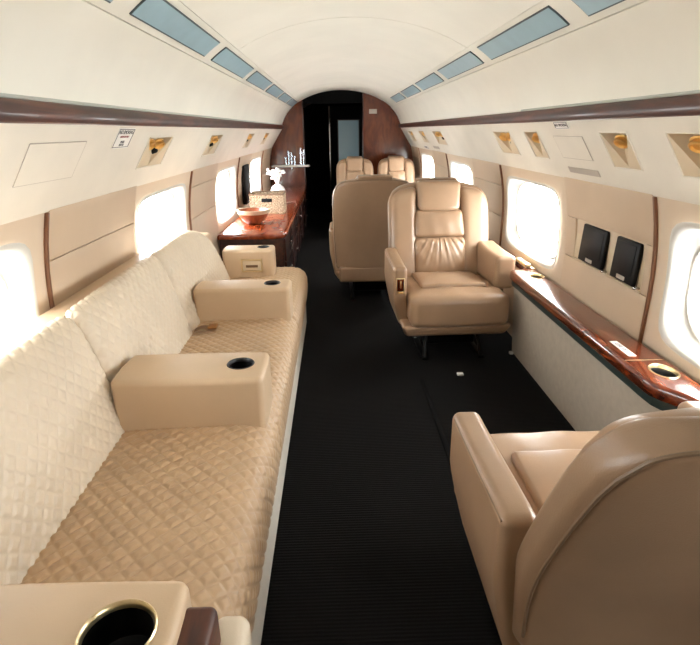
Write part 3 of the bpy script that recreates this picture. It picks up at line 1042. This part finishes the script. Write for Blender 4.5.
# ================================================================== ARMCHAIRS
def make_chair(name, label, a, group, rec=0.30):
    """armchair facing local -y, aisle arm on side a (+1 / -1)"""
    t = thing(name, label, 'armchair', (0, 0, 0), group)
    P = dict(parent=t, world=False)
    def recline(z):
        return rec * ((z - 0.42) + math.sqrt((z - 0.42) ** 2 + 0.012)) / 2
    # base apron
    def fb(x, y, z):
        k = 1 - 0.10 * max(0, (0.235 - z) / 0.075)
        return (x * k, y * k, z)
    mk('seat_base', rb(0.325, 0.30, 0.038, 0.025, (0.0, -0.05, 0.198), 3, (4, 4, 1), fb), M['leather'], **P)
    # seat cushion with crown and soft creases
    def fs(x, y, z):
        u, v = x / 0.285, (y + 0.10) / 0.26
        w = (z - 0.32) / 0.095
        zz = z
        if w > 0:
            zz += w * (0.020 * max(0, 1 - u * u) * max(0, 1 - v * v) - 0.012 * max(0, v))
            zz += w * 0.002 * math.sin(38 * x + 14 * y) * max(0, 1 - u * u)
        return (x, y + 0.008 * v * (1 - u * u), zz)
    mk('seat_cushion', rb(0.287, 0.262, 0.095, 0.045, (-a * 0.012, -0.10, 0.318), 4, (18, 14, 2), fs), M['leather'], **P)
    # raised inset panel on the seat
    def fi(x, y, z):
        u, v = x / 0.19, (y + 0.045) / 0.18
        return (x, y, z + 0.014 * max(0, 1 - u * u) * max(0, 1 - v * v) + 0.0015 * math.sin(50 * x - 30 * y) - 0.016 * max(0, (y + 0.02) / 0.2))
    mk('seat_inset', rb(0.195, 0.175, 0.016, 0.014, (-a * 0.0, -0.03, 0.427), 3, (14, 12, 1), fi), M['leather'], **P)
    # back shell
    ZT, ZB = 0.975, 0.26
    zm, hz = (ZT + ZB) / 2, (ZT - ZB) / 2
    def shoulder(x, z):
        tt = (z - zm) / hz
        k = 1.0
        if tt > 0.50:
            k -= 0.17 * ((tt - 0.50) / 0.50) ** 3
        if tt < -0.2:
            k -= 0.05 * ((-0.2 - tt) / 0.8)
        return x * k
    def fsh(x, y, z):
        xx = shoulder(x, z)
        zz = z - 0.035 * (abs(x) / 0.33) ** 3 * max(0, (z - zm) / hz) ** 2
        return (xx, y + recline(z) - 0.05 * (abs(x) / 0.33) ** 4, zz)
    shell = mk('backrest', rb(0.330, 0.048, hz, 0.032, (0, 0.255, zm), 4, (16, 2, 16), fsh), M['leather_back'], **P)
    # piping around the rear edge of the shell
    pts = []
    ix, zt, zb, cr = 0.330 - 0.011, ZT - 0.011, ZB + 0.05, 0.03
    flat = [(-ix, zb + (zt - cr - zb) * k / 12) for k in range(12)]
    flat += [(-ix + cr - cr * math.cos(q), zt - cr + cr * math.sin(q)) for q in [PI / 2 * k / 10 for k in range(11)]]
    flat += [(-ix + cr + (2 * ix - 2 * cr) * k / 16, zt) for k in range(1, 16)]
    flat += [(ix - cr + cr * math.sin(q), zt - cr + cr * math.cos(q)) for q in [PI / 2 * k / 10 for k in range(11)]]
    flat += [(ix, zt - cr - (zt - cr - zb) * k / 12) for k in range(1, 13)]
    for x, z in flat:
        pts.append(fsh(x, 0.2965, z))
    mk('piping', tube(pts, 0.0035, 6), M['piping'], shell, world=False)
    # bolsters either side of the back
    for s in (-1, 1):
        def fbo(x, y, z):
            xx = shoulder(x, z)
            tt = (z - zm) / hz
            return (xx, y + recline(z), z - 0.03 * (abs(x) / 0.33) ** 3 * max(0, tt) ** 2)
        mk('side_bolster', rb(0.088, 0.058, hz - 0.03, 0.052, (s * 0.234, 0.200, zm + 0.006), 4, (4, 3, 14), fbo), M['leather'], **P)
    # centre cushions: headrest, upper, pleated lower
    def fc(x, y, z):
        return (x, y + recline(z), z)
    hr = mk('headrest', rb(0.142, 0.060, 0.092, 0.030, (0, 0.205, 0.893), 4, (8, 2, 6), lambda x, y, z: (x * (1 + 0.04 * (z - 0.9) / 0.09), y + recline(z) - 0.014 * (1 - (x / 0.142) ** 2), z)), M['leather'], **P)
    mk('headrest_lip', rb(0.135, 0.050, 0.018, 0.016, (0, 0.250, 0.978), 3, (6, 2, 1), fc), M['leather_back'], hr, world=False)
    mk('upper_cushion', rb(0.160, 0.055, 0.084, 0.026, (0, 0.200, 0.722), 4, (18, 2, 10), lambda x, y, z: (x * (1 + 0.10 * (0.80 - z) / 0.16 - 0.05), y + recline(z) - 0.022 * max(0, 1 - (x / 0.17) ** 2) * max(0, 1 - ((z - 0.722) / 0.09) ** 2) + 0.0016 * math.sin(70 * x + 20 * z), z)), M['leather'], **P)
    def fl(x, y, z):
        fall = max(0.0, (z - 0.40) / 0.25)
        ang = math.atan2(x, 0.75 - z)
        pl = (0.0035 * math.sin(ang * 31 + 0.7) + 0.0025 * math.sin(ang * 53 + 2.0) + 0.0015 * math.sin(90 * x + 60 * z)) * fall ** 1.2
        bul = 0.030 * max(0, 1 - (x / 0.18) ** 2) * max(0, 1 - ((z - 0.52) / 0.15) ** 2)
        front = 1.0 if y < 0.20 else 0.0
        return (x, y + recline(z) - front * (bul + pl), z)
    mk('lower_cushion', rb(0.170, 0.058, 0.126, 0.030, (0, 0.202, 0.512), 4, (40, 2, 18), fl), M['leather'], **P)
    # aisle arm: a deep slab with a sloping top
    def fa(x, y, z):
        top = 0.56 + 0.02 * max(0, min(1, (y + 0.20) / 0.38)) ** 1.2
        w = (z - 0.19) / (0.56 - 0.19)
        zz = 0.19 + w * (top - 0.19)
        yy = y + 0.05 * max(0, (0.40 - z) / 0.21) * max(0, -y) / 0.24   # the front leans back towards the floor
        xx = x - a * 0.045 * max(0, (0.40 - z) / 0.21) ** 1.2
        return (xx, yy, zz)
    arm = mk('armrest', rb(0.040, 0.235, 0.185, 0.024, (a * 0.322, -0.005, 0.375), 4, (3, 14, 10), fa), M['leather'], **P)
    mk('seam_piping', tube([fa(a * 0.3575, y, 0.546) for y in [-0.205 + 0.42 * k / 12 for k in range(13)]], 0.0032, 6), M['piping'], arm, world=False)
    # control plate on the arm's front
    pc = fa(a * 0.322, -0.24, 0.45)
    cp = mk('control_plate', rb(0.026, 0.005, 0.047, 0.004, (pc[0], pc[1] - 0.001, 0.452), 2), M['pale_gold'], arm, world=False)
    mk('control_inlay', rb(0.020, 0.004, 0.036, 0.003, (pc[0], pc[1] - 0.004, 0.458), 2), M['wood'], cp, world=False)
    mk('control_lever', rb(0.004, 0.004, 0.022, 0.002, (pc[0], pc[1] - 0.007, 0.462), 1), M['gold'], cp, world=False)
    mk('control_button', rb(0.014, 0.004, 0.004, 0.002, (pc[0], pc[1] - 0.007, 0.413), 1), M['gold'], cp, world=False)
    # wall arm: shorter box
    mk('armrest', rb(0.060, 0.215, 0.100, 0.026, (-a * 0.304, 0.015, 0.500), 4, (3, 8, 4), lambda x, y, z: (x, y, z + 0.015 * max(0, (y - 0.0) / 0.23) * max(0, (z - 0.42) / 0.19))), M['leather'], **P)
    mk('arm_support', rb(0.035, 0.15, 0.11, 0.01, (-a * 0.304, 0.05, 0.315), 2), M['leather_back'], **P)
    # rear kick panel
    mk('kick_panel', rb(0.285, 0.026, 0.062, 0.02, (0, 0.285, 0.225), 3, (4, 1, 1)), M['leather_back'], **P)
    # pedestal
    for s in (-1, 1):
        mk('leg', join(tube([(s * 0.15, -0.20, 0.165), (s * 0.165, -0.235, 0.09), (s * 0.17, -0.27, 0.012)], 0.012, 8), tube([(s * 0.15, 0.16, 0.165), (s * 0.165, 0.20, 0.09), (s * 0.17, 0.23, 0.012)], 0.012, 8), rb(0.018, 0.27, 0.008, 0.004, (s * 0.17, -0.02, 0.010), 1)), M['black'], **P)
    mk('pedestal', rb(0.16, 0.16, 0.06, 0.01, (0, 0.0, 0.11), 2), M['black'], **P)
    return t

GRP = 'tan leather cabin armchairs'
mid = make_chair('armchair', 'tan leather armchair facing the camera beside the grey side panel', -1, GRP)
mid.location = (0.68, 3.13, 0)
mid.rotation_euler.z = math.radians(1.5)
near = make_chair('armchair', 'tan leather armchair seen from behind in the lower right corner', 1, GRP, 0.49)
near.location = (0.675, 1.04, 0)
near.rotation_euler.z = PI
back2 = make_chair('armchair', 'tan leather armchair with its back to the camera in mid cabin', 1, GRP)
back2.rotation_euler.z = PI
back2.scale = (0.94, 1, 1)
back2.location = (0.285, 4.30, 0)
far1 = copy_tree(mid)
far1['label'] = 'far tan leather seat at the aisle in front of the doorway'
far1.location = (0.27, 6.98, 0); far1.rotation_euler.z = 0
far1.scale = (0.76, 1, 0.97)
far2 = copy_tree(mid)
far2['label'] = 'far tan leather seat next to the window by the wood bulkhead'
far2.location = (0.83, 6.98, 0); far2.rotation_euler.z = 0
far2.scale = (0.76, 1, 0.97)

# ================================================================== RIGHT SIDE LEDGE
LZ = 0.53
ledge = thing('side_ledge', 'glossy burl wood ledge with cup wells along the right wall', 'ledge', (1.1, 2.0, 0))
wx = wall_x(1, 0.5) - 0.010
def smooth_poly(pts, n=6):
    return pts
inner = [(1.075, Y0 + 0.02), (1.075, 1.28), (1.070, 1.33), (1.050, 1.38), (1.010, 1.44), (0.998, 1.47), (0.995, 1.52), (0.995, 2.86), (1.000, 2.895), (1.015, 2.915), (1.06, 2.925), (1.105, 2.935), (1.122, 2.96), (1.125, 3.0), (1.125, Y1 - 0.02)]
outline = [(wx, Y0 + 0.02)] + [(wx, Y1 - 0.02)] + inner[::-1]
CUPS = ((1.086, 1.545, 0.040), (1.105, 2.755, 0.036))
def plate_with_holes(outline, layers, holes):
    """layered() slab whose top cap is filled around the hole loops, with the hole walls"""
    V, Fc = layered(outline, layers)
    n = len(outline)
    Fc = Fc[:-1]
    topz = layers[-1][1]
    loop = [V[(len(layers) - 1) * n + k] for k in range(n)]
    bm = bmesh.new()
    def ring(pts):
        vs = [bm.verts.new(p) for p in pts]
        return [bm.edges.new((vs[i], vs[(i + 1) % len(vs)])) for i in range(len(vs))]
    ed = ring(loop)
    for h in holes:
        ed += ring(h)
    bmesh.ops.triangle_fill(bm, edges=ed, use_beauty=True, normal=(0, 0, 1))
    bm.verts.index_update()
    V2 = [tuple(v.co) for v in bm.verts]
    F2 = [tuple(v.index for v in f.verts) for f in bm.faces]
    bm.free()
    parts = [(V, Fc), (V2, F2)]
    for h in holes:
        m = len(h)
        parts.append(([*h, *[(x, y, z - 0.03) for x, y, z in h]], [(k, (k + 1) % m, m + (k + 1) % m, m + k) for k in range(m)]))
    return join(*parts)
holes = [[(cx_ + r_ * 0.95 * math.cos(2 * PI * k / 36), cy_ + r_ * 1.25 * math.sin(2 * PI * k / 36), 0.530) for k in range(36)] for cx_, cy_, r_ in CUPS]
top = mk('wood_top', plate_with_holes(outline, [(0.004, 0.482), (0.0, 0.488), (0.0, 0.512), (0.003, 0.523), (0.008, 0.528), (0.014, 0.530)], holes), M['wood'], ledge, angle=50)
off = ROOT[ledge.name]
ROOT[top.name] = off
for cx_, cy_, r_ in CUPS:
    c = mk('cup_holder', xf(lathe([(r_ * 0.9, -0.045), (r_ * 0.95, -0.004), (r_ * 1.0, 0.002), (r_ * 1.10, 0.004), (r_ * 1.16, 0.001), (r_ * 1.14, -0.001)], 36, cap1=False), lambda x, y, z: (x * 0.95 + cx_, y * 1.25 + cy_, z + 0.53)), M['pale_gold'], top)
    mk('cup_well', xf(lathe([(r_ * 0.86, -0.042), (r_ * 0.885, -0.041), (r_ * 0.93, -0.010), (r_ * 0.95, -0.008)], 36, cap1=False), lambda x, y, z: (x * 0.95 + cx_, y * 1.25 + cy_, z + 0.53)), M['steel'], c)
ol2 = [(wx - 0.01, Y0 + 0.03), (wx - 0.01, 2.905)] + [(x + 0.016, y) for x, y in inner[::-1] if y < 2.9]
mk('green_band', layered(ol2, [(0.0, 0.446), (0.0, 0.482)]), M['green_band'], ledge, smooth=False)
mk('lower_panel', xf(box(1.040, wx - 0.01, Y0 + 0.03, 2.93, 0.002, 0.446, 0.004, 1), lambda x, y, z: (x + (0.030 * (1 - z / 0.45) if x < 1.06 else 0), y, z)), M['grey_panel'], ledge)
mk('lower_panel', box(1.150, wx - 0.004, 2.935, Y1 - 0.03, 0.002, 0.482, 0.004, 1), M['tan'], ledge)
mk('table_joint', box(1.005, 1.145, 1.636, 1.641, 0.5302, 0.5308, 0.0002), M['pale_gold'], ledge)
# little printed plate on the ledge
t = thing('ledge_placard', 'small white printed plate on the right wood ledge before the nearest cup well', 'placard', (1.05, 1.74, 0.53))
mk('plate', box(1.035, 1.064, 1.672, 1.812, 0.5302, 0.5315, 0.0004), M['white_plastic'], t)
text_mesh('lettering', 'LIFE VEST', 0.022, M['print'], t, ((0, -1, 0), (1, 0, 0)), (1.0495, 1.742, 0.5318))
# seat control unit on the ledge
t = thing('control_unit', 'pale gold seat control unit on the ledge beside the armchair', 'control panel', (1.12, 3.04, 0.53))
mk('base_plate', box(1.062 + 0.066, 1.150, 2.90, 3.18, 0.530, 0.536, 0.002), M['pale_gold'], t)
mk('handset', xf(box(-0.018, 0.018, -0.09, 0.09, 0.530, 0.552, 0.006, 2), lambda x, y, z: (1.120 + x, 3.03 + y, z)), M['pale_gold'], t)
mk('handset_window', box(1.110, 1.128, 2.98, 3.03, 0.5518, 0.5545, 0.001), M['black'], t)

# ================================================================== SMALL SCREENS ON THE RIGHT WALL
def slab_box(y0, y1, z0, z1, d0, d1, tilt=0.0, r=0.004):
    def f(x, y, z):
        zz = 0.80
        return (XC + (wall_half(zz) - x) + tilt * (z - zz), y, z)
    return box(d0, d1, y0, y1, z0, z1, r, 1, (1, 1, 1), f)
pocket = mk('screen_pocket', join(slab_box(1.875, 2.47, 0.702, 0.708, 0.0, 0.012), slab_box(1.875, 2.47, 0.888, 0.892, 0.0, 0.010), slab_box(1.875, 2.47, 0.705, 0.890, 0.0, 0.002)), M['recess'], wall_right)
for (a, b, lb) in ((2.155, 2.375, 'small black screen in the wall pocket, the one nearer the window'), (1.900, 2.075, 'small black screen in the wall pocket, the one nearer the brown seam strip')):
    t = thing('small_screen', lb, 'screen', (1.14, (a + b) / 2, 0.712), 'small screens in the right wall pocket')
    mk('casing', slab_box(a, b, 0.718, 0.884, 0.004, 0.024, 0.05, 0.006), M['black'], t)
    mk('display', slab_box(a + 0.02, b - 0.02, 0.752, 0.872, 0.023, 0.026, 0.05, 0.001), M['screen'], t)
    mk('maker_plate', slab_box((a + b) / 2 - 0.03, (a + b) / 2 + 0.03, 0.726, 0.742, 0.023, 0.0258, 0.05, 0.0006), M['slot'], t)
    mk('bracket', slab_box(a - 0.022, a - 0.004, 0.712, 0.722, 0.004, 0.028), M['chrome'], t)

# black monitor on the left wall beyond the cabinet window
t = thing('wall_monitor', 'black monitor on the left wall above the cabinet between two windows', 'screen', (wall_x(-1, 0.8) + 0.03, 5.60, 0.56))
def lbox(y0, y1, z0, z1, d0, d1, r=0.005):
    return box(wall_x(-1, 0.8) + d0, wall_x(-1, 0.8) + d1, y0, y1, z0, z1, r, 1)
mk('casing', lbox(5.42, 5.74, 0.60, 0.98, 0.012, 0.05), M['black'], t)
mk('display', lbox(5.44, 5.72, 0.63, 0.955, 0.049, 0.053, 0.001), M['screen'], t)
mk('bracket', lbox(5.55, 5.61, 0.70, 0.85, -0.002, 0.014, 0.002), M['black'], t)

# ================================================================== LEFT CABINET
CZ = 0.535
cab = thing('cabinet', 'long glossy red-brown wood cabinet along the left wall behind the sofa', 'cabinet', (-0.66, 6.0, 0))
cxl = wall_x(-1, 0.5) + 0.012
xi = -0.405
c_in = [(xi - 0.30, 4.13), (xi - 0.12, 4.135), (xi - 0.05, 4.15), (xi - 0.015, 4.185), (xi, 4.25), (xi, Y1 - 0.01)]
ol = [(cxl, Y1 - 0.01), (cxl, 4.13)] + c_in
mk('top', layered(ol, [(0.006, 0.492), (0.0, 0.498), (0.0, 0.520), (0.005, 0.530), (0.014, CZ)]), M['table_wood'], cab, angle=50)
mk('body', box(cxl, xi - 0.022, 4.165, Y1 - 0.015, 0.0, 0.492, 0.008, 2), M['dark_wood'], cab)
for k in range(5):
    a = 4.19 + k * 0.735
    for z0, z1 in ((0.30, 0.480), (0.05, 0.288)):
        d = mk('drawer' if z0 > 0.2 else 'cabinet_door', box(xi - 0.024, xi - 0.006, a, a + 0.715, z0, z1, 0.004, 2), M['dark_wood'], cab)
        for yy in (a + 0.36,):
            kn = xf(lathe([(0.004, 0.0), (0.004, 0.008), (0.009, 0.011), (0.009, 0.015), (0.005, 0.018)], 12), lambda x, y, z: (xi - 0.006 + z, yy + x, (z0 + z1) / 2 + y))
            mk('knob', kn, M['chrome'], d)
# things on the cabinet
bowl = thing('bowl', 'brown wooden bowl with a pale rim on the near end of the cabinet', 'bowl', (-0.72, 4.62, CZ))
bp = [(0.045, 0.0), (0.055, 0.004), (0.092, 0.030), (0.122, 0.072), (0.138, 0.116), (0.140, 0.124), (0.132, 0.124), (0.114, 0.080), (0.080, 0.038), (0.02, 0.016)]
mk('shell', lathe(bp, 36, (-0.72, 4.62, CZ)), M['bowl'], bowl)
mk('rim_band', lathe([(0.132, 0.094), (0.1405, 0.116), (0.142, 0.128), (0.131, 0.128)], 36, (-0.72, 4.62, CZ), cap0=False, cap1=False), M['bowl_rim'], bowl)

bx, by, bw, bd, bh = -0.675, 5.35, 0.165, 0.13, 0.185
basket = thing('basket', 'woven speckled basket with a handle slot on the cabinet', 'basket', (bx, by, CZ))
def weave_wall(p0, p1, z0, z1, nrm, nu, nv):
    p0, p1, nrm = Vector(p0), Vector(p1), Vector(nrm)
    V, Fc = [], []
    for layer, dd in ((0, 0.0), (1, -0.012)):
        for i in range(nu + 1):
            for j in range(nv + 1):
                q = p0.lerp(p1, i / nu)
                b = 0.0045 * math.sin(PI * (i / 2)) * (1 if (j // 2) % 2 else -1) if layer == 0 else 0
                q = q + nrm * (dd + b)
                V.append((q.x, q.y, z0 + (z1 - z0) * j / nv))
    w = nv + 1
    B = (nu + 1) * w
    for i in range(nu):
        for j in range(nv):
            Fc.append((i * w + j, (i + 1) * w + j, (i + 1) * w + j + 1, i * w + j + 1))
            Fc.append((B + i * w + j, B + i * w + j + 1, B + (i + 1) * w + j + 1, B + (i + 1) * w + j))
    for i in range(nu):
        Fc.append((i * w + nv, (i + 1) * w + nv, B + (i + 1) * w + nv, B + i * w + nv))
        Fc.append((i * w, B + i * w, B + (i + 1) * w, (i + 1) * w))
    return V, Fc
mk('body', join(weave_wall((bx - bw, by - bd, 0), (bx + bw, by - bd, 0), CZ, CZ + bh, (0, -1, 0), 48, 26), weave_wall((bx + bw, by - bd, 0), (bx + bw, by + bd, 0), CZ, CZ + bh, (1, 0, 0), 38, 26),
                weave_wall((bx + bw, by + bd, 0), (bx - bw, by + bd, 0), CZ, CZ + bh, (0, 1, 0), 48, 26), weave_wall((bx - bw, by + bd, 0), (bx - bw, by - bd, 0), CZ, CZ + bh, (-1, 0, 0), 38, 26),
                box(bx - bw, bx + bw, by - bd, by + bd, CZ, CZ + 0.01, 0.002)), M['weave'], basket)
rim = [(bx - bw, by - bd, CZ + bh), (bx + bw, by - bd, CZ + bh), (bx + bw, by + bd, CZ + bh), (bx - bw, by + bd, CZ + bh)]
mk('rim', join(*[tube([rim[i], rim[(i + 1) % 4]], 0.009, 8) for i in range(4)]), M['piping'], basket)
mk('handle_slot', join(box(bx - 0.05, bx + 0.05, by - bd - 0.010, by - bd + 0.002, CZ + 0.112, CZ + 0.147, 0.006, 2)), M['black'], basket)
mk('liner', box(bx - bw + 0.014, bx + bw - 0.014, by - bd + 0.014, by + bd - 0.014, CZ + 0.012, CZ + 0.085, 0.01, 2), M['liner'], basket)

vx, vy = -0.70, 6.55
vase = thing('vase', 'round white vase holding pale coral-like branches on the cabinet', 'vase', (vx, vy, CZ))
mk('body', lathe([(0.035, 0.0), (0.062, 0.012), (0.088, 0.055), (0.090, 0.085), (0.072, 0.125), (0.040, 0.150), (0.032, 0.158), (0.028, 0.150), (0.03, 0.13)], 28, (vx, vy, CZ)), M['vase'], vase)
random.seed(3)
for k in range(13):
    a = random.uniform(0, 2 * PI); sp = random.uniform(0.02, 0.11); h = random.uniform(0.09, 0.17)
    p0 = Vector((vx, vy, CZ + 0.140)); p2 = Vector((vx + sp * math.cos(a), vy + sp * math.sin(a), CZ + 0.15 + h))
    p1 = p0.lerp(p2, 0.5) + Vector((0, 0, 0.02))
    parts = [tube([p0, p1, p2], [0.006, 0.008, 0.013], 6)]
    for q in range(3):
        b = a + random.uniform(-1.4, 1.4)
        e = p2 + Vector((0.035 * math.cos(b), 0.035 * math.sin(b), random.uniform(-0.02, 0.035)))
        parts.append(tube([p1.lerp(p2, 0.6), p1.lerp(e, 0.75), e], [0.006, 0.009, 0.014], 6))
    mk('branch', join(*parts), M['vase'], vase)

# white rail shelf on the bulkhead and the crystal on it
sh = thing('rail_shelf', 'narrow white shelf across the left wood bulkhead above the vase', 'shelf', (-0.6, Y1 - 0.1, 0.82))
mk('board', box(-0.90, -0.36, Y1 - 0.16, Y1 - 0.001, 0.815, 0.838, 0.010, 3), M['white_plastic'], sh)
mk('bracket', box(-0.62, -0.60, Y1 - 0.12, Y1 - 0.001, 0.770, 0.816, 0.004), M['chrome'], sh)
GL = [(-0.70, 0.11, 0.017), (-0.655, 0.20, 0.016), (-0.615, 0.17, 0.018), (-0.575, 0.13, 0.017), (-0.485, 0.24, 0.019), (-0.445, 0.21, 0.016)]
GLN = ['shortest', 'third tallest', 'middle-height', 'second shortest', 'tallest', 'second tallest']
for (x, h, r), n in zip(GL, GLN):
    g = mk('glass', lathe([(r, 0), (r, h), (r * 0.86, h), (r * 0.84, 0.012)], 14, (x, Y1 - 0.075, 0.838)), M['crystal'])
    tag(g, '%s slim clear glass standing on the white bulkhead shelf' % n, 'glass', 'slim glasses on the bulkhead shelf')

# small plate on the right wood bulkhead
pl = mk('door_plate', box(0.50, 0.61, Y1 - 0.006, Y1 - 0.0005, 1.515, 1.575, 0.002), M['slot'])
tag(pl, 'small pale plate high on the right wood bulkhead panel', 'plate')

# bits on the floor
fb = mk('floor_fitting', box(0.662, 0.698, 2.610, 2.640, 0.0, 0.012, 0.004), M['white_plastic'])
tag(fb, 'small white square floor fitting in front of the armchair', 'fitting')
fb = mk('floor_fitting', box(1.045, 1.068, 2.885, 2.91, 0.0, 0.016, 0.004), M['white_plastic'])
tag(fb, 'small white fitting on the carpet at the corner of the grey panel', 'fitting')
